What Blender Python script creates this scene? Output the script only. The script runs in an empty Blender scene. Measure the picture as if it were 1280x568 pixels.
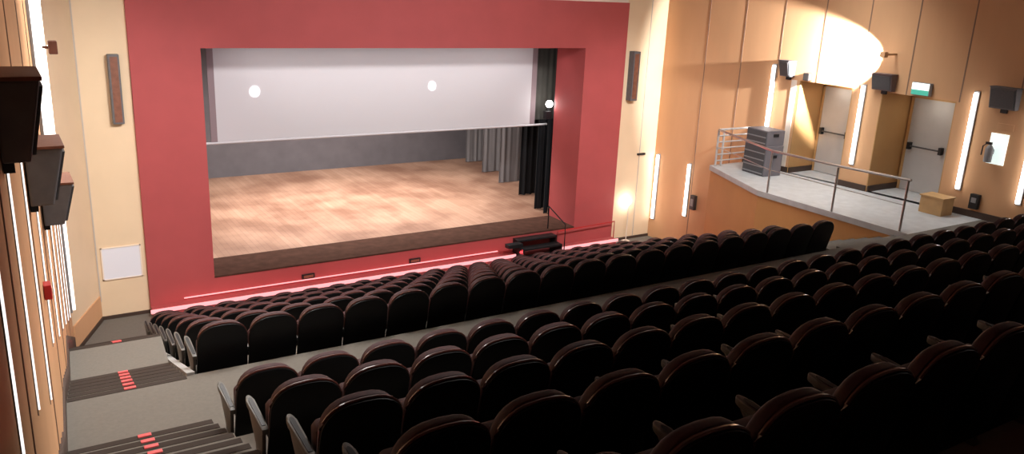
import bpy, bmesh, math, random
from mathutils import Matrix, Vector
random.seed(4)

# ------------------------------------------------------------------ camera
C = bpy.context.scene.collection
scn = bpy.context.scene
cam = bpy.data.cameras.new('camera')
cam.sensor_fit = 'HORIZONTAL'; cam.sensor_width = 36.0
cam.lens = 1023.0 / 1280.0 * 36.0
cam.clip_start = 0.05; cam.clip_end = 200
camo = bpy.data.objects.new('camera', cam); C.objects.link(camo)
camo.matrix_world = Matrix(((0.84862502, 0.11315, -0.51675202, 0),
                            (-0.52719218, 0.26147601, -0.80851636, 0),
                            (0.04363463, 0.95855483, 0.28154688, 0),
                            (0, 0, 0, 1)))
scn.camera = camo
scn.view_settings.view_transform = 'Standard'
scn.view_settings.look = 'None'
scn.view_settings.gamma = 1.0
scn.view_settings.use_curve_mapping = False
scn.view_settings.exposure = 0.0

# ------------------------------------------------------------------ world and large lights
w = bpy.data.worlds.new('world'); scn.world = w; w.use_nodes = True
w.node_tree.nodes['Background'].inputs[0].default_value = (0.05, 0.05, 0.05, 1)
w.node_tree.nodes['Background'].inputs[1].default_value = 0.2

def aim(o, to):
    o.rotation_euler = (Vector(to) - o.location).to_track_quat('-Z', 'Y').to_euler()
def area(name, loc, to, sx, sy, power, col=(1, 1, 1), spread=180):
    l = bpy.data.lights.new(name, 'AREA'); l.shape = 'RECTANGLE'; l.size = sx; l.size_y = sy
    l.energy = power; l.color = col; l.spread = math.radians(spread)
    o = bpy.data.objects.new(name, l); C.objects.link(o); o.location = loc; aim(o, to); return o
def spot(name, loc, to, power, ang, blend, rad=0.05, col=(1, 1, 1)):
    l = bpy.data.lights.new(name, 'SPOT'); l.energy = power; l.spot_size = math.radians(ang)
    l.spot_blend = blend; l.shadow_soft_size = rad; l.color = col
    o = bpy.data.objects.new(name, l); C.objects.link(o); o.location = loc; aim(o, to); return o
def point(name, loc, power, rad=0.06, col=(1, 1, 1)):
    l = bpy.data.lights.new(name, 'POINT'); l.energy = power; l.shadow_soft_size = rad; l.color = col
    o = bpy.data.objects.new(name, l); C.objects.link(o); o.location = loc; return o

area('stage_front_wash', (8.0, 9.5, 1.3), (8.3, 17.4, -5.2), 9, 0.6, 330, (1, .95, .93), 110)
area('screen_fill_light', (8.3, 17.95, -1.47), (8.3, 19.0, -3.3), 8.6, 0.08, 40, (1, .97, .97), 150)  # unseen fill added under the lintel to brighten the screen
area('stage_work_light', (8.2, 21.6, -1.2), (8.2, 22.2, -6.26), 8, 3.5, 880, (1, .93, .87), 140)
area('house_light', (8.0, 12.0, 1.5), (8.0, 12.2, -6), 9, 3, 50, (1, .95, .9))
area('right_platform_light', (14.4, 11.0, 1.4), (15.6, 11.4, -4.05), 1.0, 4.0, 95, (.95, 1, 1), 100)
area('right_wall_wash', (10.5, 12.5, 1.45), (16.2, 12.5, -1.8), 0.6, 7.0, 30, (1, .94, .88), 90)  # unseen area lamp added to brighten the right wall
area('left_aisle_light', (2.2, 10.5, 1.3), (0.9, 9.8, -4.5), 1.0, 5.0, 330, (1, .95, .9), 110)
spot('left_side_wash', (4.6, 8.5, 1.3), (1.6, 17.4, -4.2), 2300, 44, 1.0, .3, (1, .94, .9))  # unseen spot added to brighten the left column and beige wall
spot('right_side_wash', (12.4, 9.5, 1.3), (14.6, 17.4, -4.0), 1900, 40, 1.0, .3, (1, .94, .9))  # its twin, likewise added for the right column and beige wall
area('left_wall_wash', (3.6, 6.0, 1.3), (0.0, 6.6, -2.2), 0.5, 5.0, 90, (1, .93, .88), 80)  # added from the seat side, unseen, to lift the dark left wall
point('right_ceiling_lamp', (14.6, 4.2, 1.35), 45, .06, (1, .97, .95))
# two narrow beams added without fixtures to leave bright dots on the screen
spot('screen_beam_a', (5.6, 9.0, 1.2), (0.264*19.0, 19.0, -0.134*19.0), 9000, 1.5, 0.5, 0.01)
spot('screen_beam_b', (8.8, 9.0, 1.2), (0.501*19.0, 19.0, -0.133*19.0), 9000, 1.4, 0.5, 0.01)

# ------------------------------------------------------------------ materials
def mat(name, col, rough=.6, metal=0., noise=0., scale=8., emit=None, estr=0., coat=0., stretch=(1, 1, 1), spec=None):
    m = bpy.data.materials.new(name); m.use_nodes = True
    nt = m.node_tree; b = nt.nodes['Principled BSDF']
    b.inputs['Base Color'].default_value = (*col, 1); b.inputs['Roughness'].default_value = rough
    b.inputs['Metallic'].default_value = metal; b.inputs['Coat Weight'].default_value = coat
    if spec is not None: b.inputs['Specular IOR Level'].default_value = spec
    if noise:
        tc = nt.nodes.new('ShaderNodeTexCoord'); mp = nt.nodes.new('ShaderNodeMapping')
        mp.inputs['Scale'].default_value = stretch
        n = nt.nodes.new('ShaderNodeTexNoise'); n.inputs['Scale'].default_value = scale; n.inputs['Detail'].default_value = 5
        r = nt.nodes.new('ShaderNodeValToRGB')
        lo = [c * (1 - noise) for c in col]; hi = [min(1, c * (1 + noise)) for c in col]
        r.color_ramp.elements[0].color = (*lo, 1); r.color_ramp.elements[1].color = (*hi, 1)
        r.color_ramp.elements[0].position = .3; r.color_ramp.elements[1].position = .7
        nt.links.new(tc.outputs['Object'], mp.inputs[0]); nt.links.new(mp.outputs[0], n.inputs['Vector'])
        nt.links.new(n.outputs['Fac'], r.inputs[0]); nt.links.new(r.outputs[0], b.inputs['Base Color'])
    if emit:
        b.inputs['Emission Color'].default_value = (*emit, 1); b.inputs['Emission Strength'].default_value = estr
    return m

M = {}
M['red'] = mat('red_paint', (.42, .074, .076), .7, noise=.05, scale=1.5)
M['beige'] = mat('beige_paint', (.80, .62, .42), .75, noise=.04, scale=1.2)
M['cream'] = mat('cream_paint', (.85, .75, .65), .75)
M['orange'] = mat('orange_wood_panel', (.65, .375, .205), .85, noise=.05, scale=1.5, stretch=(1, 1, .25), spec=.1)
M['orange_deep'] = mat('deep_orange_panel', (.58, .29, .11), .6, noise=.05, scale=1.5, spec=.3)
M['niche'] = mat('ochre_paint', (.50, .28, .11), .7, noise=.05, scale=2)
M['groove'] = mat('dark_panel_joint', (.26, .16, .11), .8)
M['joint'] = mat('grey_panel_joint', (.52, .46, .42), .8)
M['carpet'] = mat('grey_carpet', (.15, .137, .118), .95, noise=.06, scale=30)
M['carpet_light'] = mat('pale_grey_floor', (.50, .51, .52), .6, noise=.08, scale=6)
M['nosing'] = mat('brown_step_nosing', (.028, .017, .011), .9)
M['stringer'] = mat('pale_stair_edge', (.34, .34, .33), .7)
M['baseboard'] = mat('dark_baseboard', (.06, .035, .025), .6)
M['ceiling'] = mat('ceiling_paint', (.25, .22, .19), .9)
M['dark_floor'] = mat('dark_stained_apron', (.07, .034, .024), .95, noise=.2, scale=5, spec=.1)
M['backdrop'] = mat('dark_grey_backdrop', (.135, .125, .14), .9, noise=.1, scale=2)
M['leg_grey'] = mat('grey_stage_curtain', (.21, .20, .21), .95, noise=.2, scale=3, stretch=(6, 1, .2))
M['leg_black'] = mat('black_stage_curtain', (.008, .009, .012), .95, noise=.2, scale=3, stretch=(6, 1, .2))
M['screen'] = mat('white_projection_screen', (.66, .65, .68), .75, spec=.2)
M['screen_edge'] = mat('mauve_screen_border', (.30, .23, .25), .9)
M['black_metal'] = mat('black_metal', (.015, .015, .017), .45, .3)
M['chrome'] = mat('brushed_metal_rail', (.45, .42, .41), .35, .85)
M['steel'] = mat('satin_steel', (.5, .5, .5), .3, 1)
M['seat_fabric'] = mat('maroon_seat_fabric', (.042, .009, .011), .7, noise=.25, scale=25)
M['seat_shell'] = mat('black_seat_shell', (.006, .006, .007), .45, noise=.1, scale=20, spec=.25)
M['seat_trim'] = mat('reddish_seat_edge', (.085, .026, .020), .28, coat=.5)
M['arm'] = mat('grey_armrest_plastic', (.105, .10, .088), .45)
M['arm_pad'] = mat('black_armrest_pad', (.006, .006, .008), .5)
M['speaker'] = mat('charcoal_speaker_cabinet', (.13, .13, .14), .6, noise=.1, scale=12)
M['speaker_mauve'] = mat('brown_grey_speaker_cabinet', (.12, .08, .08), .6, noise=.1, scale=12)
M['grille'] = mat('dark_speaker_grille', (.075, .078, .085), .5, noise=.2, scale=60)
M['speaker_wood'] = mat('brown_wood_lid', (.22, .085, .05), .5, noise=.2, scale=10, stretch=(1, 6, 1))
M['pa_side'] = mat('grey_cabinet_side', (.16, .15, .17), .55)
M['door'] = mat('pale_grey_door', (.46, .44, .43), .5, noise=.03, scale=4)
M['push_bar'] = mat('dark_push_bar', (.08, .075, .075), .4, .5)
M['white_panel'] = mat('white_board', (.80, .82, .90), .5)
M['tube'] = mat('lit_white_tube', (1, 1, 1), .5, emit=(1, .96, .92), estr=7)
M['tube_left'] = mat('lit_slim_tube', (1, 1, 1), .5, emit=(1, .95, .92), estr=1.3)
M['bulb'] = mat('lit_bulb', (1, 1, 1), .5, emit=(1, .97, .93), estr=30)
M['led'] = mat('lit_pink_red_led', (.5, .15, .15), .5, emit=(1, .42, .44), estr=1.15)
M['housing'] = mat('lamp_housing', (.05, .045, .045), .5)
M['housing_brown'] = mat('brown_lamp_housing', (.22, .08, .05), .5)
M['sign_green'] = mat('lit_green_sign', (.03, .2, .15), .5, emit=(.06, .42, .30), estr=.9)
M['sign_white'] = mat('lit_white_sign', (.9, .9, .9), .5, emit=(.75, .9, .85), estr=.9)
M['red_gloss'] = mat('red_gloss_plastic', (.45, .02, .02), .35)
M['red_led'] = mat('lit_red_marker', (.5, .06, .06), .4, emit=(1, .12, .12), estr=.28)
M['grey_metal'] = mat('grey_enamel', (.25, .25, .26), .4)
M['tan_wood'] = mat('tan_wood', (.50, .30, .13), .6, noise=.1, scale=5)

# stage floor: worn red-brown boards
def stage_wood():
    m = bpy.data.materials.new('worn_stage_boards'); m.use_nodes = True
    nt = m.node_tree; b = nt.nodes['Principled BSDF']; b.inputs['Roughness'].default_value = .55
    tc = nt.nodes.new('ShaderNodeTexCoord')
    br = nt.nodes.new('ShaderNodeTexBrick')
    br.inputs['Color1'].default_value = (.44, .265, .185, 1); br.inputs['Color2'].default_value = (.38, .215, .145, 1)
    br.inputs['Mortar'].default_value = (.30, .17, .12, 1)
    br.inputs['Scale'].default_value = 1; br.inputs['Mortar Size'].default_value = .006
    br.inputs['Brick Width'].default_value = 2.4; br.inputs['Row Height'].default_value = .14
    n = nt.nodes.new('ShaderNodeTexNoise'); n.inputs['Scale'].default_value = .9; n.inputs['Detail'].default_value = 6
    r = nt.nodes.new('ShaderNodeValToRGB')
    r.color_ramp.elements[0].color = (.58, .50, .47, 1); r.color_ramp.elements[0].position = .35
    r.color_ramp.elements[1].color = (1, 1, 1, 1); r.color_ramp.elements[1].position = .62
    mx = nt.nodes.new('ShaderNodeMix'); mx.data_type = 'RGBA'; mx.blend_type = 'MULTIPLY'; mx.inputs[0].default_value = 1
    mp = nt.nodes.new('ShaderNodeMapping'); mp.inputs['Rotation'].default_value = (0, 0, math.radians(90))
    nt.links.new(tc.outputs['Object'], mp.inputs[0]); nt.links.new(mp.outputs[0], br.inputs['Vector'])
    nt.links.new(tc.outputs['Object'], n.inputs['Vector']); nt.links.new(n.outputs['Fac'], r.inputs[0])
    nt.links.new(br.outputs['Color'], mx.inputs[6]); nt.links.new(r.outputs[0], mx.inputs[7])
    nt.links.new(mx.outputs[2], b.inputs['Base Color'])
    return m
M['stage_wood'] = stage_wood()

# ------------------------------------------------------------------ mesh helpers
class MB:
    def __init__(s): s.v = []; s.f = []
    def add(s, vs, fs):
        o = len(s.v); s.v += [tuple(v) for v in vs]; s.f += [tuple(i + o for i in f) for f in fs]; return s
    def box(s, x0, x1, y0, y1, z0, z1):
        return s.hexa([(x0, y0), (x1, y0), (x1, y1), (x0, y1)], z0, z1)
    def hexa(s, pts, z0, z1):
        n = len(pts)
        vs = [(x, y, z0) for x, y in pts] + [(x, y, z1) for x, y in pts]
        fs = [tuple(range(n))[::-1], tuple(range(n, 2 * n))] + [(i, (i + 1) % n, n + (i + 1) % n, n + i) for i in range(n)]
        return s.add(vs, fs)
    def prism(s, pts, fn, t0, t1):
        n = len(pts)
        vs = [fn(a, b, t0) for a, b in pts] + [fn(a, b, t1) for a, b in pts]
        fs = [tuple(range(n))[::-1], tuple(range(n, 2 * n))] + [(i, (i + 1) % n, n + (i + 1) % n, n + i) for i in range(n)]
        return s.add(vs, fs)
    def tube(s, pts, r, seg=8, closed=False):
        pts = [Vector(p) for p in pts]; n = len(pts); rings = []
        for i, p in enumerate(pts):
            a = pts[i - 1] if (i > 0 or closed) else p
            b = pts[(i + 1) % n] if (i < n - 1 or closed) else p
            d = (b - a).normalized(); ref = Vector((0, 0, 1)) if abs(d.z) < .9 else Vector((1, 0, 0))
            u = d.cross(ref).normalized(); v = d.cross(u)
            rings.append([p + r * (math.cos(t) * u + math.sin(t) * v) for t in [2 * math.pi * k / seg for k in range(seg)]])
        vs = [q for ring in rings for q in ring]; fs = []
        for i in range(n if closed else n - 1):
            j = (i + 1) % n
            for k in range(seg):
                fs.append((i * seg + k, i * seg + (k + 1) % seg, j * seg + (k + 1) % seg, j * seg + k))
        if not closed:
            fs += [tuple(range(seg))[::-1], tuple(range((n - 1) * seg, n * seg))]
        return s.add(vs, fs)
    def sphere(s, c, r, seg=14, rings=8):
        bm = bmesh.new(); bmesh.ops.create_uvsphere(bm, u_segments=seg, v_segments=rings, radius=r)
        vs = [(v.co.x + c[0], v.co.y + c[1], v.co.z + c[2]) for v in bm.verts]; fs = [tuple(v.index for v in f.verts) for f in bm.faces]
        bm.free(); return s.add(vs, fs)
    def build(s, name, m, parent=None, bevel=0., seg=2, smooth=False, kind=None):
        me = bpy.data.meshes.new(name); me.from_pydata(s.v, [], s.f)
        bm = bmesh.new(); bm.from_mesh(me)
        bmesh.ops.recalc_face_normals(bm, faces=bm.faces)
        if bevel:
            es = [e for e in bm.edges if e.is_manifold and e.calc_face_angle(0) > .6]
            bmesh.ops.bevel(bm, geom=es, offset=bevel, segments=seg, affect='EDGES', profile=.6, clamp_overlap=True)
        bm.to_mesh(me); bm.free()
        if smooth:
            for p in me.polygons: p.use_smooth = True
            me.set_sharp_from_angle(angle=math.radians(40))
        me.materials.append(M[m] if isinstance(m, str) else m)
        o = bpy.data.objects.new(name, me); C.objects.link(o)
        if parent: o.parent = parent
        if kind: o['kind'] = kind
        return o

def tag(o, label, cat, group=None):
    o['label'] = label; o['category'] = cat
    if group: o['group'] = group
    return o
def thing(name, label, cat, loc=(0, 0, 0), rz=0, group=None):
    o = bpy.data.objects.new(name, None); C.objects.link(o); o.location = loc; o.rotation_euler = (0, 0, rz)
    o.empty_display_size = .1
    return tag(o, label, cat, group)
def struct(mb, name, m, parent=None, **k): return mb.build(name, m, parent, kind='structure', **k)

# ------------------------------------------------------------------ measurements (z is measured from the camera)
ZA = -4.05                   # cross aisle and right platform
ZF = -6.88                  # flat floor before the stage
ZS = -6.26                   # stage deck
YS = 17.4                    # stage wall
ZC = 1.6                     # ceiling
def LX(y): return -.306 + .064 * y          # left wall line
def RX(y): return 16.96 - .0625 * y         # right wall line
def AX(y): return 1.36 if y < 8.3 else 1.36 + .064 * (y - 8.3)   # aisle edge of the seat blocks

# ------------------------------------------------------------------ floors
fl = MB()
YB = -3.0
rear_n = 9
# cross aisle
fl.hexa([(LX(6.2), 6.2), (16.56, 6.2), (16.44, 8.3), (LX(8.3), 8.3)], ZA - .4, ZA)
for j in range(1, rear_n):                                    # tiers behind the cross aisle
    y1 = 7.3 - 1.1 * j; z = ZA + .39 * j
    fl.hexa([(1.36, y1 - 1.12), (17.1, y1 - 1.12), (17.1, y1), (1.36, y1)], z - .8, z)
for k in range(7):                                            # tiers before the cross aisle
    y0 = 8.3 + 1.1 * k; y1 = y0 + 1.12; z = ZA - .03 - .40 * (k + 1)
    if k == 6: continue
    fl.hexa([(AX(y0), y0), (12.3, y0), (12.3, y1), (AX(y1), y1)], z - .4, z)
fl.hexa([(AX(14.9), 14.9), (13.95, 14.9), (15.95, 16.2), (15.9, YS), (1.3, YS), (.7, 15.9)], ZF - .3, ZF)
floor = struct(fl, 'floor', 'carpet')

# side aisle stairs, left
st = MB(); ns = MB(); z = ZA
markers = []
NOSE = []                                                     # (y of the riser, tread height below it, y of the next riser)
yy = 8.3; zz = ZA
for n in range(6):
    zz -= .126; NOSE.append((yy, zz, yy + .35 if n < 5 else 11.3)); yy += .35
yy = 11.3
rise = (zz - ZF) / 17
for n in range(17):
    zn_ = zz - rise; NOSE.append((yy, zn_, yy + .29)); zz = zn_; yy += .29
for n, (y0, z, y1) in enumerate(NOSE):
    st.hexa([(LX(y0), y0), (AX(y0), y0), (AX(y1 + .01), y1 + .01), (LX(y1 + .01), y1 + .01)], z - .5, z)
    zn = z + (.126 if n < 6 else rise)
    ns.hexa([(LX(y0) + .02, y0 - .07), (AX(y0) - .01, y0 - .07), (AX(y0) - .01, y0 + .006), (LX(y0) + .02, y0 + .006)], zn - .03, zn + .004)
    markers.append((y0 - .03, zn))
for n in range(32):
    y1 = 7.1 - .275 * n; z = ZA + .0975 * (n + 1)
    st.hexa([(LX(y1 - .28), y1 - .28), (1.36, y1 - .28), (1.36, y1), (LX(y1), y1)], z - .5, z)
    ns.hexa([(LX(y1) + .02, y1 - .07), (1.35, y1 - .07), (1.35, y1 + .006), (LX(y1) + .02, y1 + .006)], z - .03, z + .004)
    if n < 6: markers.append((y1 - .022, z))
stairs = struct(st, 'floor_left_stairs', 'carpet')
struct(ns, 'stair_nosing', 'nosing', stairs)
# pale edge beside the front seats
sg = MB()
sg.add([(1.36, 8.3, ZA + .03), (1.44, 8.3, ZA + .03), (1.44 + .064 * 7.6, 15.9, ZF + .06), (1.36 + .064 * 7.6, 15.9, ZF + .06),
        (1.36, 8.3, ZA - .6), (1.44, 8.3, ZA - .6), (1.44 + .064 * 7.6, 15.9, ZF - .1), (1.36 + .064 * 7.6, 15.9, ZF - .1)],
       [(0, 1, 2, 3), (4, 7, 6, 5), (0, 4, 5, 1), (1, 5, 6, 2), (2, 6, 7, 3), (3, 7, 4, 0)])
struct(sg, 'trim_1', 'stringer')
# right side stairs down to the stage floor
sr = MB()
for n in range(28):
    y0 = 8.3 + .275 * n; z = ZA - .09875 * (n + 1)
    sr.box(12.3, 13.95, y0, y0 + .28, z - .5, z)
struct(sr, 'floor_right_stairs', 'carpet')

# right platform at the level of the cross aisle
pl = MB()
pl.hexa([(13.95, 8.3), (RX(8.3) + .2, 8.3), (RX(14.3) + .02, 14.3), (14.9, 14.3), (13.95, 11.9)], ZA - .12, ZA)
plat = struct(pl, 'floor_platform', 'carpet_light')
pw = MB()
pw.hexa([(13.98, 8.3), (16.3, 8.3), (16.0, 14.27), (14.92, 14.27), (13.98, 11.9)], ZF - .2, ZA - .1)
struct(pw, 'wall_platform', 'orange_deep')

# ------------------------------------------------------------------ walls
wl = MB()
wl.hexa([(LX(YB) - .2, YB), (LX(YB), YB), (LX(16.0), 16.0), (LX(16.0) - .2, 16.0)], ZF - .3, ZC)
wall_left = struct(wl, 'wall_left', 'orange')
sp = MB(); sp.hexa([(LX(16.0) - .15, 16.0), (LX(16.0), 16.0), (1.31, YS), (1.16, YS + .1)], ZF - .3, ZC)
struct(sp, 'wall_left_splay', 'beige')
dd = MB(); dd.hexa([(LX(16.0) + .001, 15.98), (LX(16.0) + .03, 15.98), (1.33, YS - .01), (1.30, YS - .01)], ZF, ZF + .52)
struct(dd, 'trim_2', 'orange')
bm_ = MB(); bm_.hexa([(1.22, YS), (2.24, YS), (2.24, YS + .3), (1.22, YS + .3)], ZF - .3, ZC)
struct(bm_, 'wall_stage_left', 'beige')
br_ = MB(); br_.hexa([(14.45, YS), (16.1, YS), (16.1, YS + .3), (14.45, YS + .3)], ZF - .3, ZC)
struct(br_, 'wall_stage_right', 'beige')
up = MB(); up.box(2.24, 14.45, YS, YS + .3, -.27, ZC)
struct(up, 'wall_stage_top', 'cream')
# proscenium
pr = MB()
def W(u, z, y): return (u, y, z)
pr.box(2.24, 3.55, YS - .06, 18.6, ZF - .3, -.27)
pr.box(13.1, 14.45, YS - .06, 18.6, ZF - .3, -.27)
pr.box(3.55, 13.1, YS - .06, 18.6, -1.44, -.27)
pr.box(3.55, 13.1, YS - .06, 17.6, ZF - .3, ZS)
struct(pr, 'wall_proscenium', 'red')
# joints in the beige panels
g = MB(); g.box(1.32, 1.345, YS - .012, YS + .01, ZF + .4, ZC); g.box(15.28, 15.30, YS - .012, YS + .01, ZF, ZC)
struct(g, 'trim_3', 'joint')

# right wall with two door niches (u runs along y, n is depth behind the wall face)
def rb(mb, u0, u1, n0, n1, z0, z1):
    return mb.hexa([(RX(u0) + n0, u0), (RX(u0) + n1, u0), (RX(u1) + n1, u1), (RX(u1) + n0, u1)], z0, z1)
N1 = (11.55, 12.95); N2 = (9.25, 10.86); NT = -1.83; NDS = (.90, 1.10)
wr = MB()
rb(wr, YB, N2[0], 0, 1.5, ZF - .3, ZC)
rb(wr, N2[0], N2[1], 0, 1.5, NT, ZC)
rb(wr, N2[1], N1[0], 0, 1.5, ZF - .3, ZC)
rb(wr, N1[0], N1[1], 0, 1.5, NT, ZC)
rb(wr, N1[1], YS + .3, 0, 1.5, ZF - .3, ZC)
rb(wr, N2[0], N2[1], 0, 1.5, ZF - .3, ZA - .12)
rb(wr, N1[0], N1[1], 0, 1.5, ZF - .3, ZA - .12)
struct(wr, 'wall_right', 'orange')
nb = MB(); nf = MB(); nj = MB()
for (a, b), ND in zip((N1, N2), NDS):
    rb(nb, a, b, ND, ND + .2, ZA - .1, NT)
    rb(nf, a, b, -.02, ND, ZA - .12, ZA)
    rb(nj, b - .02, b, .0, ND, ZA, NT); rb(nj, a, a + .02, .0, ND, ZA, NT)
struct(nb, 'wall_niche_back', 'niche'); struct(nf, 'floor_niche', 'carpet_light'); struct(nj, 'trim_4', 'niche')
gr = MB()
for px, u in ((883, 15.9), (931, 14.73), (982, 13.6), (1037, 12.5), (1097, 11.4), (1166, 10.32), (1242, 9.2), (0, 8.1), (0, 7.0), (0, 5.9)):
    z0 = ZF if u > 14.3 else NT
    rb(gr, u - .011, u + .011, -.008, .01, z0, ZC)
struct(gr, 'trim_5', 'groove')
gl = MB()
for u in (2.0, 4.2, 6.4, 8.2, 10.0, 11.8, 13.6):
    gl.hexa([(LX(u - .012) - .01, u - .012), (LX(u - .012) + .006, u - .012), (LX(u + .012) + .006, u + .012), (LX(u + .012) - .01, u + .012)], ZF, ZC)
struct(gl, 'trim_6', 'groove')
# baseboards
bb = MB()
for a, b in ((5.0, N2[0]), (N2[1], N1[0]), (N1[1], 14.3)): rb(bb, a, b, -.03, 0, ZA, ZA + .13)
for (a, b), ND in zip((N1, N2), NDS): rb(bb, b - .05, b - .02, 0, ND, ZA, ZA + .13)
struct(bb, 'baseboard_right', 'baseboard')
bl = MB()
for (y0, z, y1) in NOSE:
    bl.hexa([(LX(y0) - .01, y0), (LX(y0) + .02, y0), (LX(y1) + .02, y1), (LX(y1) - .01, y1)], z, z + .2)
for n in range(20):
    y1 = 7.1 - .275 * n; z = ZA + .0975 * (n + 1)
    bl.hexa([(LX(y1 - .275) - .01, y1 - .275), (LX(y1 - .275) + .02, y1 - .275), (LX(y1) + .02, y1), (LX(y1) - .01, y1)], z, z + .2)
bl.hexa([(LX(7.1) - .01, 7.1), (LX(7.1) + .02, 7.1), (LX(8.3) + .02, 8.3), (LX(8.3) - .01, 8.3)], ZA, ZA + .14)
struct(bl, 'baseboard_left', 'baseboard')
bs = MB(); bs.box(1.30, 2.24, YS - .03, YS, ZF, ZF + .07); bs.box(14.45, 15.87, YS - .03, YS, ZF, ZF + .07)
bs.hexa([(LX(15.98) + .03, 15.96), (LX(15.98) + .05, 15.96), (1.35, YS - .03), (1.33, YS - .02)], ZF, ZF + .08)
struct(bs, 'baseboard_stage', 'baseboard')
# ceiling and rear wall (behind the viewer)
ce = MB(); ce.box(-1, 18.5, YB, YS + .3, ZC, ZC + .2); struct(ce, 'ceiling', 'ceiling')
rw = MB(); rw.box(-1, 18.5, YB - .2, YB, ZF - .3, ZC + .2); struct(rw, 'wall_rear', 'ceiling')

# ------------------------------------------------------------------ stage house
sf = MB(); sf.box(.8, 16.2, 18.55, 27.0, ZS - .2, ZS); struct(sf, 'floor_stage', 'stage_wood')
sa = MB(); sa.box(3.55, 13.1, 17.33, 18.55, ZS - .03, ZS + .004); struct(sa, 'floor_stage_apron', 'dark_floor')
sb = MB(); sb.box(.8, 16.2, 26.5, 26.7, ZS, 2.2); struct(sb, 'wall_stage_back', 'backdrop')
ss = MB(); ss.box(.6, .8, 18.55, 27.0, ZS, 2.2); ss.box(16.2, 16.4, 18.55, 27.0, ZS, 2.2)
ss.box(.6, 3.5, 18.6, 18.7, ZS, 2.2); ss.box(13.15, 16.4, 18.62, 18.7, ZS, 2.2)
ss.box(3.5, 13.15, 18.6, 18.7, -1.3, 2.2)
struct(ss, 'wall_stage_sides', 'leg_black')
sc = MB(); sc.box(.6, 16.4, 18.6, 27, 2.2, 2.4); struct(sc, 'ceiling_stage', 'leg_black')

def curtain(x0, x1, y, z0, z1, m, label, amp=.035):
    n = 48; pts = []
    for i in range(n + 1):
        t = i / n; pts.append((x0 + (x1 - x0) * t, y + amp * math.sin(t * (x1 - x0) * 26) + .012 * math.sin(t * 61)))
    back = [(x, yy + .012) for x, yy in reversed(pts)]
    mb = MB(); k = n + 1
    vs = [(x, yy, z) for z in (z0, z1) for x, yy in pts]; vs2 = [(x, yy + .012, z) for z in (z0, z1) for x, yy in pts]
    fs = []
    for i in range(n):
        fs.append((i, i + 1, k + i + 1, k + i)); fs.append((2 * k + i + 1, 2 * k + i, 3 * k + i, 3 * k + i + 1))
        fs.append((i + 1, i, 2 * k + i, 2 * k + i + 1)); fs.append((k + i, k + i + 1, 3 * k + i + 1, 3 * k + i))
    fs.append((0, k, 3 * k, 2 * k)); fs.append((n, 2 * k + n, 3 * k + n, k + n))
    mb.add(vs + vs2, fs)
    return tag(mb.build('stage_curtain', m, smooth=True), label, 'curtain', 'hanging side curtains at stage right')
curtain(14.34, 15.9, 25.8, ZS + .02, 1.6, 'leg_grey', 'grey side curtain hanging farthest back, next to the stage back wall', .014)
curtain(14.06, 15.8, 24.1, ZS + .02, 1.6, 'leg_grey', 'grey side curtain hanging second from the stage back wall', .014)
curtain(13.78, 15.7, 22.5, ZS + .02, 1.6, 'leg_grey', 'pale grey side curtain hanging third from the stage back wall', .014)
curtain(13.52, 15.6, 20.85, ZS + .02, 1.6, 'leg_black', 'wide black side curtain hanging in front of the grey ones')
curtain(13.05, 13.75, 19.25, ZS + .02, -3.6, 'leg_black', 'narrow black side curtain under the right end of the screen')
M['masking'] = mat('olive_grey_masking', (.085, .08, .07), .95, noise=.1, scale=3)
curtain(12.85, 14.6, 19.4, -3.62, 1.8, 'masking', 'olive-grey masking cloth hanging between the screen and the red reveal', .01)
# slim black curtain standing next to the red reveal
curtain(13.02, 13.14, 18.72, ZS + .02, -3.53, 'leg_black', 'slim black curtain strip below the bright lamp beside the red reveal')

# projection screen
ys = 19.0
scr = thing('projection_screen', 'large white projection screen hanging over the front of the stage', 'screen', (8.35, ys, -3.66))
mb = MB(); mb.box(-4.21, 4.22, 0, .02, 0, 3.3); mb.build('screen_surface', 'screen', scr)
mb = MB(); mb.box(-4.35, -4.21, -.004, .02, 0, 3.3); mb.build('border', 'screen_edge', scr)
mb = MB(); mb.box(4.22, 4.38, -.004, .02, 0, 3.3); mb.build('border', 'screen_edge', scr)
mb = MB(); mb.tube([(-4.55, 0, -.03), (4.8, 0, -.03)], .028, 10); mb.build('bottom_batten', 'screen', scr, smooth=True)
# work lamp at right of the screen
lm = thing('work_lamp', 'glaring white work lamp beside the right edge of the projection screen', 'lamp', (13.03, 18.75, -3.08))
mb = MB(); mb.sphere((0, 0, 0), .10); mb.build('bulb', 'bulb', lm, smooth=True)
mb = MB(); mb.box(-.12, .06, -.05, .10, -.42, -.20); mb.build('lamp_housing', 'black_metal', lm, bevel=.01)
mb = MB(); mb.tube([(0, .05, -.1), (0, .05, -.25)], .03, 8); mb.build('stem', 'black_metal', lm, smooth=True)

# led strips and plinth at the foot of the stage
pk = MB(); pk.box(2.24, 11.1, YS - .30, YS - .06, ZF, ZF + .16); pk.box(12.5, 14.45, YS - .30, YS - .06, ZF, ZF + .16)
struct(pk, 'trim_7', 'red')
def led(x0, x1, y, z, h, label):
    mb = MB(); mb.box(x0, x1, y - .03, y, z, z + h)
    return tag(mb.build('led_strip', 'led', bevel=.006), label, 'light', 'glowing red strips at the foot of the stage')
led(2.2, 11.08, YS - .30, ZF + .085, .085, 'glowing pink-red light strip along the floor left of the black stage steps')
led(2.9, 10.66, YS - .065, ZF + .225, .024, 'thin upper glowing red line on the stage front above the thick strip')
led(12.5, 14.5, YS - .30, ZF + .085, .085, 'glowing pink-red light strip on the floor right of the black stage steps')

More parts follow.
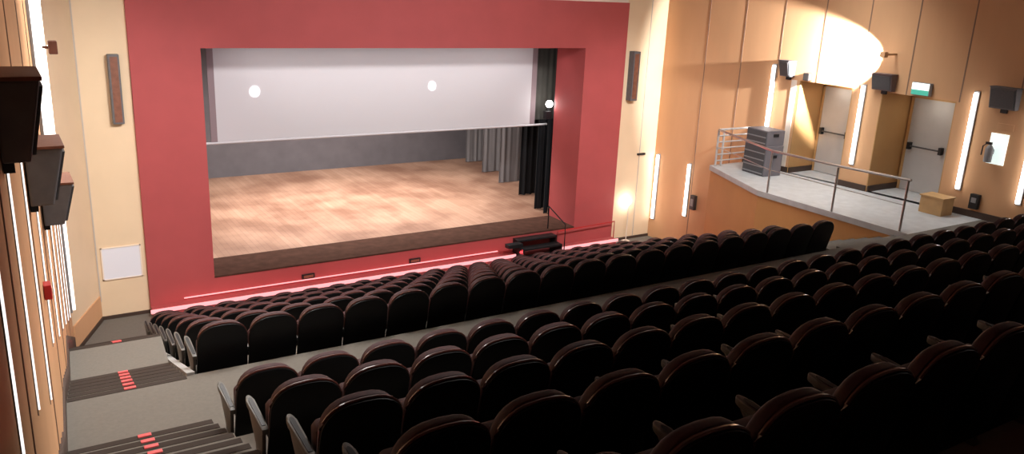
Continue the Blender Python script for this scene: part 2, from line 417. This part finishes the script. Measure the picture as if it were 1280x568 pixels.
area('led_spill', (6.8, YS - .36, ZF + .22), (6.8, YS - 2.0, ZF + .75), 8.6, .05, 60, (1, .06, .07), 80)
area('led_spill', (6.8, YS - .34, ZF + .20), (6.8, YS + .2, ZF + .9), 8.6, .05, 5, (1, .15, .16))
area('led_spill', (13.4, YS - .36, ZF + .22), (13.4, YS - 2.0, ZF + 1.1), 1.9, .05, 18, (1, .08, .09))
# stage steps
stp = thing('stage_steps', 'small black steps leading up to the stage at its right end', 'steps', (11.75, YS - .06, ZF))
for i, (d, h) in enumerate(((.78, .18), (.52, .36), (.26, .53))):
    mb = MB(); mb.box(-.62, .62, -d, -d + .27, h - .05, h); mb.build('step', 'black_metal', stp, bevel=.008)
for s in (-1, 1):
    mb = MB(); mb.prism([(-.80, 0), (0, 0), (0, .50), (-.26, .50), (-.26, .33), (-.52, .33), (-.52, .15), (-.80, .15)], lambda a, b, t: (t, a, b), s * .60 - .02, s * .60 + .02)
    mb.build('side_panel', 'black_metal', stp)
mb = MB(); mb.tube([(.55, -.70, .1), (.55, -.70, .95), (.55, .10, 1.25), (.55, .10, .56)], .018, 8); mb.build('handrail', 'black_metal', stp, smooth=True)
mb = MB(); mb.box(-1.05, -.62, -.5, -.3, .42, .52); mb.build('shelf', 'black_metal', stp, bevel=.01)
# long dark handrail to the right of the steps, on the red wall
hr = thing('stage_handrail', 'thin dark handrail in front of the red column right of the steps', 'handrail', (12.45, YS - .22, ZF))
mb = MB(); mb.tube([(0, 0, 0), (0, 0, .60), (1.95, 0, .66), (1.95, 0, 0)], .016, 8); mb.build('rail', 'red_gloss', hr, smooth=True)
# outlet boxes on apron
for (x, zz, lab) in ((5.6, -6.56, 'small dark outlet box low on the red stage front, nearer the left'), (8.28, -6.56, 'small dark outlet box low on the red stage front, at its middle')):
    t = thing('outlet_box', lab, 'outlet', (x, YS - .06, zz), group='outlet boxes on the red stage front')
    mb = MB(); mb.box(-.15, .15, -.04, 0, -.055, .055); mb.build('box', 'black_metal', t, bevel=.01)
    mb = MB(); mb.box(-.11, .11, -.05, -.04, -.03, .03); mb.build('cover', 'speaker_wood', t)

# ------------------------------------------------------------------ wall fixtures on the stage wall
cs = thing('column_speaker', 'slim dark column loudspeaker on the beige wall left of the red frame', 'speaker', (1.95, YS, -2.21), group='column loudspeakers beside the stage')
mb = MB(); mb.box(-.10, .10, -.16, 0, -.66, .66); mb.build('cabinet', 'speaker', cs, bevel=.012)
mb = MB(); mb.box(-.065, .065, -.168, -.16, -.62, .62); mb.build('grille', 'speaker_wood', cs)
cs = thing('column_speaker', 'slim dark column loudspeaker on the beige wall right of the red frame', 'speaker', (14.72, YS, -2.18), group='column loudspeakers beside the stage')
mb = MB(); mb.box(-.10, .12, -.22, 0, -.66, .66); mb.build('cabinet', 'speaker', cs, bevel=.012)
mb = MB(); mb.box(-.07, .07, -.228, -.22, -.60, .60); mb.build('grille', 'speaker_wood', cs)
wb = thing('notice_board', 'pale white board on the beige wall left of the stage', 'board', (1.78, YS, -5.70))
mb = MB(); mb.box(-.36, .36, -.02, 0, -.33, .33); mb.build('panel', 'white_panel', wb, bevel=.004)
mb = MB()
for a in (((-.37, -.345), (-.34, .34)), ((.345, .37), (-.34, .34)), ((-.37, .37), (.32, .34)), ((-.37, .37), (-.34, -.32))):
    mb.box(a[0][0], a[0][1], -.028, 0, a[1][0], a[1][1])
mb.build('frame', 'cream', wb)
t = tag(MB().box(15.2, 15.48, YS - .05, YS, -4.42, -4.36).build('wall_bracket', 'black_metal', bevel=.008), 'tiny dark bracket on the beige wall beside the right corner', 'bracket')

# ------------------------------------------------------------------ vertical tube lights
def tube_light(x, y, zt, zb, nx, m, label, group, w=.07):
    """x,y on the wall face, nx = +1 when the room lies toward +x"""
    L = (zt - zb)
    t = thing('tube_light', label, 'light', (x, y, (zt + zb) / 2), group=group)
    c0, c1 = (.03, .085) if w > .05 else (.004, .014)
    a, b = sorted((0, nx * c0)); mb = MB(); mb.box(a, b, -w * .75, w * .75, -L / 2 - .03, L / 2 + .03); mb.build('channel', 'grey_metal', t, bevel=.001)
    a, b = sorted((nx * c0, nx * c1)); mb = MB(); mb.box(a, b, -w * .5, w * .5, -L / 2, L / 2); mb.build('tube', m, t, bevel=(.015 if w > .05 else .003))
    return t
GR = 'tall lit tubes on the right wall'
for u, zt, zb, lab in ((13.68, -1.54, -3.6, 'tall lit tube on the right wall behind the stacked black loudspeakers'),
                       (11.28, -1.75, -3.50, 'tall lit tube on the pier between the two grey doors'),
                       (8.88, -1.60, -3.54, 'tall lit tube on the right wall just right of the nearer grey door'),
                       (7.72, -1.60, -3.58, 'lit tube cut by the right edge of the photo'),
                       (17.22, -4.42, -6.30, 'lit tube low in the corner right of the stage'),
                       (16.02, -4.46, -5.92, 'lit tube low on the orange wall left of the platform')):
    tube_light(RX(u), u, zt, zb, -1, 'tube', lab, GR)
GL = 'slim lit tubes on the left wall'
ords = ['first', 'second', 'third', 'fourth', 'fifth', 'sixth', 'seventh', 'eighth', 'ninth', 'tenth', 'eleventh', 'twelfth', 'thirteenth',
        'fourteenth', 'fifteenth', 'sixteenth', 'seventeenth', 'eighteenth', 'nineteenth', 'twentieth', 'twenty-first', 'twenty-second', 'twenty-third', 'twenty-fourth']
for i, (u, zt, zb) in enumerate(((3.55, -.75, -2.6), (4.75, -.60, -2.34), (6.02, -1.05, -2.91), (7.4, -1.35, -3.06), (8.9, -1.8, -3.62),
                                 (10.3, -2.3, -4.1), (11.7, -2.7, -4.6), (13.1, -3.2, -5.1), (14.5, -3.7, -5.6))):
    tube_light(LX(u), u, zt, zb, 1, 'tube_left', '%s slim lit tube on the left wall, counted from the viewer' % ords[i], GL, w=.035)

for i, u in enumerate((10.9, 11.6, 12.3, 13.9, 14.6, 15.3)):  # added tubes that merge at a grazing view into a white wash
    tube_light(LX(u), u, .7, -.20 * u, 1, 'tube_left', '%s added lit strip high on the left wall washing it white, counted from the viewer' % ords[i], 'added lit strips high on the left wall', w=.10)
# floodlights that wash the side walls
def floodlight(x, y, z, nx, label, power, hm, cb, ch, dz=.0, dy=.0):
    """bulb cb away from the wall, housing ch away from it"""
    t = thing('wall_floodlight', label, 'lamp', (x, y, z), group='floodlights on the side walls')
    mb = MB(); a, b = sorted((0, nx * ch)); mb.box(a, b, -.02, .02, dz - .02, dz + .02); mb.build('arm', hm, t)
    c = nx * ch
    mb = MB(); mb.box(c - .055, c + .055, -.10, .10, dz - .09, dz + .09); mb.build('lamp_housing', hm, t, bevel=.012)
    c = nx * cb
    mb = MB(); mb.sphere((c, dy, .0), .05); mb.build('bulb', 'bulb', t, smooth=True)
    point('floodlight_beam', (x + c, y + dy, z + .0), power, .055, (1, .96, .93))
    return t
t = thing('wall_spotlight', 'spotlight glaring on the right wall above the farther grey door, aimed at the stage', 'lamp', (RX(10.8), 10.8, -1.02))
mb = MB(); mb.box(-.42, 0, -.14, -.10, -.02, .02); mb.build('arm', 'orange', t)
mb = MB(); mb.box(-.52, -.40, -.20, -.07, -.06, .06); mb.build('lamp_housing', 'orange', t, bevel=.012)
mb = MB(); mb.sphere((-.46, -.03, 0), .04); mb.build('bulb', 'bulb', t, smooth=True)
spot('wall_spotlight_beam', (RX(10.8) - .46, 10.82, -1.02), (RX(10.8) - .46 + .50, 10.82 + .87, -1.02 - .15), 2800, 78, .28, .05, (1, .97, .94))
floodlight(LX(13.4), 13.4, -1.10, 1, 'brown floodlight glaring high on the left wall near the stage', 420, 'housing_brown', .20, .20, .0, .26)
tag(MB().box(RX(12.7) - .14, RX(12.7), 12.62, 12.78, -1.80, -1.62).build('sensor_box', 'housing', bevel=.015), 'tiny dark box just above the farther door recess', 'box')

# wall loudspeakers
def wall_speaker(x, y, z, nx, w, d, h, label, m='speaker', lid='speaker_wood', ztop=None):
    t = thing('wall_speaker', label, 'speaker', (x, y, z), group='loudspeakers on the side walls')
    # tapered cabinet: deeper at the top
    pts = [(0, -h / 2), (nx * d * .62, -h / 2), (nx * d, h / 2), (0, h / 2)]
    mb = MB(); mb.prism(pts, lambda a, b, tt: (a, tt, b), -w / 2, w / 2); mb.build('cabinet', m, t, bevel=.012)
    pts = [(nx * d * .66, -h / 2 + .03), (nx * d * .68 + nx * .012, -h / 2 + .03), (nx * d + nx * .012, h / 2 - .03), (nx * d * .98, h / 2 - .03)]
    mb = MB(); mb.prism(pts, lambda a, b, tt: (a, tt, b), -w / 2 + .03, w / 2 - .03); mb.build('grille', 'grille', t)
    a, b = sorted((0, nx * (d + .01))); mb = MB(); mb.box(a, b, -w / 2 - .01, w / 2 + .01, h / 2, h / 2 + .02); mb.build('lid', lid, t, bevel=.004)
    a, b = sorted((0, nx * .05)); mb = MB(); mb.box(a, b, -.06, .06, -h / 2 - .08, -h / 2); mb.build('bracket', 'black_metal', t)
    return t
for (u, zc, d, h, lab) in ((4.6, -.70, .19, .38, 'nearest dark loudspeaker on the left wall, cut by the photo edge'),
                           (6.6, -1.41, .235, .40, 'middle dark loudspeaker of the three on the left wall'),
                           (8.6, -2.12, .265, .38, 'farthest dark loudspeaker of the three on the left wall')):
    wall_speaker(LX(u), u, zc, 1, .45, d, h, lab)
wall_speaker(RX(13.25), 13.25, -1.58, -1, .30, .28, .36, 'small dark loudspeaker above the stacked black loudspeakers', lid='speaker')
wall_speaker(RX(10.8), 10.8, -1.62, -1, .48, .22, .34, 'brown-grey loudspeaker left of the green exit sign', 'speaker_mauve', 'speaker_mauve')
wall_speaker(RX(8.32), 8.32, -1.64, -1, .50, .22, .40, 'dark grey loudspeaker right of the green exit sign', lid='speaker')

# ------------------------------------------------------------------ doors
def exit_door(idx, u0, u1):
    x = RX((u0 + u1) / 2) + NDS[idx - 1]
    root = bpy.data.objects.new('door_%d' % idx, None); C.objects.link(root); root.location = (x - .06, (u0 + u1) / 2, ZA); root['kind'] = 'structure'
    w_ = u1 - u0
    mb = MB(); mb.box(-.02, .03, -w_ / 2, w_ / 2, .01, 2.08); mb.build('door_leaf', 'door', root, bevel=.006)
    mb = MB(); mb.box(-.03, .05, -w_ / 2 - .06, -w_ / 2, 0, 2.14); mb.box(-.03, .05, w_ / 2, w_ / 2 + .06, 0, 2.14); mb.box(-.03, .05, -w_ / 2 - .06, w_ / 2 + .06, 2.08, 2.14)
    mb.build('door_frame', 'niche', root)
    mb = MB(); mb.tube([(-.10, -w_ / 2 + .1, 1.02), (-.10, w_ / 2 - .1, 1.02)], .018, 8); mb.build('push_bar', 'push_bar', root, smooth=True)
    for s in (-1, 1):
        mb = MB(); mb.box(-.13, -.02, s * (w_ / 2 - .1) - .035, s * (w_ / 2 - .1) + .035, .94, 1.10); mb.build('bar_mount', 'black_metal', root, bevel=.008)
exit_door(1, 11.93, 12.85)
exit_door(2, 9.80, 10.74)
for (a, b), ND in zip((N1, N2), NDS):
    area('niche_downlight', (RX(a) + ND * .45, (a + b) / 2, NT - .02), (RX(a) + ND * .6, (a + b) / 2, ZA), .3, .3, 4, (1, .93, .8))

# exit sign
t = thing('exit_sign', 'small lit green and white exit sign above the nearer grey door', 'sign', (RX(9.98), 9.98, -1.66))
mb = MB(); mb.box(-.10, 0, -.20, .20, -.13, .13); mb.build('housing', 'grey_metal', t, bevel=.006)
mb = MB(); mb.box(-.108, -.10, -.19, .19, -.02, .12); mb.build('white_face', 'sign_white', t)
mb = MB(); mb.box(-.108, -.10, -.19, .19, -.12, -.02); mb.build('green_face', 'sign_green', t)
# fire extinguisher panel
t = thing('extinguisher_panel', 'white panel on the right wall behind the fire extinguisher', 'sign', (RX(8.3), 8.3, -2.62))
mb = MB(); mb.box(-.02, 0, -.17, .17, -.30, .30); mb.build('panel', 'sign_white', t, bevel=.004)
t = thing('fire_extinguisher', 'grey fire extinguisher hanging before the white panel on the right wall', 'extinguisher', (RX(8.38) - .035, 8.38, -2.68))
mb = MB()
prof = [(0, -.20), (.07, -.20), (.075, -.17), (.075, .06), (.05, .11), (.02, .14), (0, .14)]
vs = []; fs = []; sg_ = 14
for r, zz in prof:
    for k in range(sg_): vs.append((-.10 + r * math.cos(2 * math.pi * k / sg_), r * math.sin(2 * math.pi * k / sg_), zz))
for i in range(len(prof) - 1):
    for k in range(sg_): fs.append((i * sg_ + k, i * sg_ + (k + 1) % sg_, (i + 1) * sg_ + (k + 1) % sg_, (i + 1) * sg_ + k))
mb.add(vs, fs); mb.build('cylinder', 'grey_metal', t, smooth=True)
mb = MB(); mb.box(-.12, -.08, -.03, .09, .14, .19); mb.build('valve', 'black_metal', t, bevel=.005)
mb = MB(); mb.tube([(-.10, .06, .16), (-.13, .12, .10), (-.14, .12, -.08)], .012, 8); mb.build('hose', 'black_metal', t, smooth=True)
mb = MB(); mb.box(-.03, .012, -.04, .04, -.05, .05); mb.build('bracket', 'grey_metal', t)
tag(MB().box(RX(8.28) - .01, RX(8.28), 8.08, 8.40, -2.24, -2.12).build('small_notice', 'orange', bevel=.002), 'small orange notice on the right wall above the white panel', 'sign')
t = thing('wall_box', 'small dark box low on the right wall right of the tube', 'box', (RX(8.5), 8.5, -3.72))
mb = MB(); mb.box(-.09, 0, -.09, .09, -.15, .15); mb.build('housing', 'black_metal', t, bevel=.01)
mb = MB(); mb.box(-.10, -.09, -.05, .05, -.02, .08); mb.build('cover', 'grey_metal', t)
t = thing('wall_box', 'small dark box on the orange wall beside the low tube', 'box', (RX(15.74), 15.74, -5.47))
mb = MB(); mb.box(-.10, 0, -.09, .09, -.2, .2); mb.build('housing', 'housing', t, bevel=.01)
mb = MB(); mb.box(-.11, -.10, -.05, .05, -.1, .1); mb.build('cover', 'grey_metal', t)
t = thing('wooden_box', 'low tan wooden box standing by the wall right of the nearer door', 'box', (15.98, 9.05, ZA))
mb = MB(); mb.box(-.20, .20, -.26, .22, .0, .34); mb.build('body', 'tan_wood', t, bevel=.01)
mb = MB(); mb.box(-.22, .22, -.28, .24, .34, .37); mb.build('lid', 'tan_wood', t, bevel=.006)
t = thing('fire_alarm', 'small red alarm box on the left wall between the slim tubes', 'alarm', (LX(7.0), 7.0, -2.45))
mb = MB(); mb.box(0, .055, -.06, .06, -.06, .06); mb.build('housing', 'red_gloss', t, bevel=.008)
mb = MB(); mb.box(.055, .06, -.03, .03, -.03, .03); mb.build('button', 'cream', t)

tm = MB(); rb(tm, 13.02, 13.16, -.02, .01, ZA, NT); struct(tm, 'trim_lit_edge', 'cream')  # cream strip painting in the lit edge of the niche frame
# added stand lamp, standing in for the white glow on the beige panel
def added_stand_lamp(x, y, z, label, power):
    t = thing('added_glow_lamp', label, 'lamp', (x, y, ZF), group='added low lamps beside the stage')
    mb = MB(); mb.hexa([(-.09, -.09), (.09, -.09), (.09, .09), (-.09, .09)], 0, .02); mb.build('base', 'cream', t, bevel=.005)
    mb = MB(); mb.tube([(0, 0, .02), (0, 0, z - ZF - .05)], .012, 8); mb.build('stand', 'cream', t, smooth=True)
    mb = MB(); mb.sphere((0, 0, z - ZF), .05); mb.build('bulb', 'bulb', t, smooth=True)
    point('added_lamp_glow', (x, y, z), power, .055, (1, .95, .82))
added_stand_lamp(14.92, 17.24, -5.75, 'added low lamp glowing on the beige wall right of the red column', 45)
tube_light(LX(15.65), 15.65, -4.2, -5.9, 1, 'tube_left', 'wider lit tube in the left corner where the left wall ends', None, w=.13)

# ------------------------------------------------------------------ loudspeaker stack on the platform
def pa_box(z0, h, wid, label):
    t = thing('stage_speaker', label, 'speaker', (15.45, 13.15, z0), math.radians(-95), group='black loudspeakers stacked on the platform')
    mb = MB(); mb.box(-wid / 2, wid / 2, -.27, .27, 0, h); mb.build('cabinet', 'pa_side', t, bevel=.012)
    mb = MB(); mb.box(-wid / 2 + .02, wid / 2 - .02, -.285, -.27, .02, h - .02); mb.build('grille', 'grille', t, bevel=.005)
    n = max(1, int(h / .15))
    mb = MB()
    for i in range(n): mb.box(-wid / 2 + .03, wid / 2 - .03, -.30, -.283, .05 + i * (h - .08) / n, .075 + i * (h - .08) / n)
    mb.build('louvre', 'grey_metal', t)
    mb = MB(); mb.box(wid / 2, wid / 2 + .012, -.08, .08, h * .6, h * .6 + .07); mb.build('handle', 'black_metal', t)
pa_box(ZA, .72, .72, 'large black loudspeaker with louvred front standing on the platform')
pa_box(ZA + .72, .36, .68, 'smaller loudspeaker stacked on the large one on the platform')

# ------------------------------------------------------------------ railings
def post(p, h, r=.022):
    return MB().tube([(p[0], p[1], ZA), (p[0], p[1], ZA + h)], r, 8)
rl = thing('platform_railing', 'metal railing along the open edge of the right platform', 'railing', (13.98, 8.5, ZA))
def rel(mb, ref): mb.v = [(a - ref[0], b - ref[1], c - ref[2]) for a, b, c in mb.v]; return mb
ref = (13.98, 8.5, ZA)
RP = [(13.99, 8.5), (13.99, 10.0), (13.99, 11.66)]
for p in RP: rel(post(p, .97 if p[1] < 9 else .9), ref).build('post', 'chrome', rl, smooth=True)
rel(MB().tube([(13.99, 8.45, ZA + .98), (13.99, 10.0, ZA + .93), (13.99, 11.66, ZA + .92), (14.9, 14.12, ZA + .92)], .026, 8), ref).build('top_rail', 'chrome', rl, smooth=True)
rel(MB().tube([(13.99, 8.5, ZA + .5), (13.99, 11.66, ZA + .5), (14.9, 14.12, ZA + .5)], .010, 6), ref).build('middle_rail', 'chrome', rl, smooth=True)
r2 = thing('end_railing', 'white barred railing across the far end of the right platform', 'railing', (14.95, 14.15, ZA))
ref = (14.95, 14.15, ZA)
for x in (14.93, 15.12, 16.02): rel(post((x, 14.15), .92, .026), ref).build('post', 'door', r2, smooth=True)
for i in range(6):
    h = .14 + i * .155
    rel(MB().tube([(14.93, 14.15, ZA + h), (16.02, 14.15, ZA + h)], .026 if i == 5 else .019, 8), ref).build('bar', 'door', r2, smooth=True)

# ------------------------------------------------------------------ red step markers in the left aisle
def marker(y, z, i, lab):
    cx = (LX(y) + AX(y)) / 2 + .02
    t = MB().box(-.055, .055, -.022, .022, 0, .012).build('step_marker', 'red_led', bevel=.004)
    t.location = (cx, y, z + .003)
    return tag(t, lab, 'light', 'red markers on the left aisle steps')
fm = [m for m in markers if m[0] > 8.0]; bk = [m for m in markers if m[0] <= 8.0]
for i, (y, z) in enumerate(fm[:10]): marker(y, z, i, 'red step marker, %s step below the cross aisle in the left aisle' % ords[i])
for i, (y, z) in enumerate(bk): marker(y, z, i, 'red step marker, %s step above the cross aisle in the left aisle' % ords[i])

# ------------------------------------------------------------------ theatre seats
# local frame: origin on the floor under the top rear edge, seat faces +y (the stage)
def outline(hw, z0, z1, arch, n=14, taper=.9):
    pts = [(-hw * taper, z0)]
    pts.append((-hw * taper - hw * (1 - taper) * .6, z0 + (z1 - arch - z0) * .5))
    for i in range(n + 1):
        a = math.pi - math.pi * i / n
        c, s = math.cos(a), math.sin(a)
        pts.append((hw * math.copysign(abs(c) ** .72, c), z1 - arch + arch * abs(s) ** .80))
    pts.append((hw * taper + hw * (1 - taper) * .6, z0 + (z1 - arch - z0) * .5))
    pts.append((hw * taper, z0))
    return pts
def lean(x, z, t):      # t = thickness coordinate toward the stage, slight dish across the width
    return (x, t + (.88 - z) * .25 - .9 * x * x * 0.35 + .02, z)
def seat_meshes():
    d = {}
    o = outline(.264, .12, .868, .21, taper=1.04)
    d['back_shell'] = MB().prism(o, lean, .0, .03).build('back_shell', 'seat_shell', None, bevel=.008, smooth=True)
    o = outline(.246, .33, .888, .22)
    d['back_cushion'] = MB().prism(o, lean, .032, .115).build('back_cushion', 'seat_fabric', None, bevel=.028, seg=3, smooth=True)
    o = outline(.262, .40, .876, .212, taper=.98)[1:-1]
    d['edge_trim'] = MB().tube([lean(x, z, .024) for x, z in o], .011, 6).build('edge_trim', 'seat_trim', None, smooth=True)
    # tipped-up seat pad
    sx = [(-.225, 0), (.225, 0), (.225, .27), (.19, .31), (-.19, .31), (-.225, .27)]
    d['seat_pad'] = MB().prism(sx, lambda a, b, t: (a, .265 + t - b * .05, .33 + b), 0, .11).build('seat_pad', 'seat_fabric', None, bevel=.03, seg=2, smooth=True)
    # side standard and armrest on the left of the seat
    st_ = [(.20, .0), (.46, .0), (.46, .025), (.40, .05), (.40, .26), (.60, .50), (.20, .46), (.22, .26), (.24, .05), (.20, .025)]
    d['side_panel'] = MB().prism(st_, lambda a, b, t: (t, a, b), -.292, -.260).build('side_panel', 'arm', None, bevel=.008, smooth=True)
    n = 8
    ar = [(-.303, .15), (-.249, .15), (-.246, .56)] + [(-.276 + .030 * math.cos(math.pi * i / n), .56 + .08 * math.sin(math.pi * i / n)) for i in range(n + 1)] + [(-.306, .56)]
    d['armrest'] = MB().prism(ar, lambda a, b, t: (a, b, t + (b - .1) * .10), .455, .50).build('armrest', 'arm', None, bevel=.010, smooth=True)
    ap = [(-.290, .20), (-.262, .20), (-.260, .53)] + [(-.276 + .016 * math.cos(math.pi * i / n), .54 + .05 * math.sin(math.pi * i / n)) for i in range(n + 1)] + [(-.292, .53)]
    pad = MB().prism(ap, lambda a, b, t: (a, b, t + (b - .1) * .10), .496, .505).build('arm_pad', 'arm_pad', None)
    return d, pad
protos, pad = seat_meshes()
first = [True]
def place_seat(x, y, z, label, group):
    root = thing('theatre_seat', label, 'seat', (x, y, z), group=group)
    for k, p in protos.items():
        c = p if first[0] else p.copy()
        if not first[0]: C.objects.link(c)
        c.parent = root
        if k == 'armrest':
            q = pad if first[0] else pad.copy()
            if not first[0]: C.objects.link(q)
            q.parent = c
    first[0] = False
    return root
def end_arm(root):
    a = [c for c in root.children if c.name.startswith(('armrest', 'side_panel'))]
    for c in a:
        n = c.copy(); C.objects.link(n); n.parent = root; n.location = (.553, 0, 0)
        for g in c.children:
            q = g.copy(); C.objects.link(q); q.parent = n
rowname_f = ['rear-most row', 'second row from the back', 'third row from the back', 'middle row', 'third row from the stage', 'second row from the stage', 'row nearest the stage']
for k in range(7):
    y = 8.43 + 1.1 * k; z = ZA - .03 - .40 * (k + 1); x0 = 1.78 + .066 * k
    for i in range(19):
        s = place_seat(x0 + .553 * i, y, z, 'dark rounded seat, %s from the left, %s of the front block' % (ords[i], rowname_f[k]), 'seats of the front block, ' + rowname_f[k])
        if i == 18: end_arm(s)
rowname_r = ['first row behind the cross aisle', 'second row behind the cross aisle', 'third row behind the cross aisle', 'fourth row behind the cross aisle', 'fifth row behind the cross aisle']
for j, (cnt, dx) in enumerate(((23, 0), (23, -.02), (16, -.03), (12, -.06), (8, -.04))):
    y = 6.3 - 1.1 * j; z = ZA + .39 * j
    for i in range(cnt):
        place_seat(1.68 + dx + .553 * i, y, z, 'dark rounded seat, %s from the left, %s' % (ords[i], rowname_r[j]), 'seats of the rear block, ' + rowname_r[j])
bpy.context.view_layer.update()
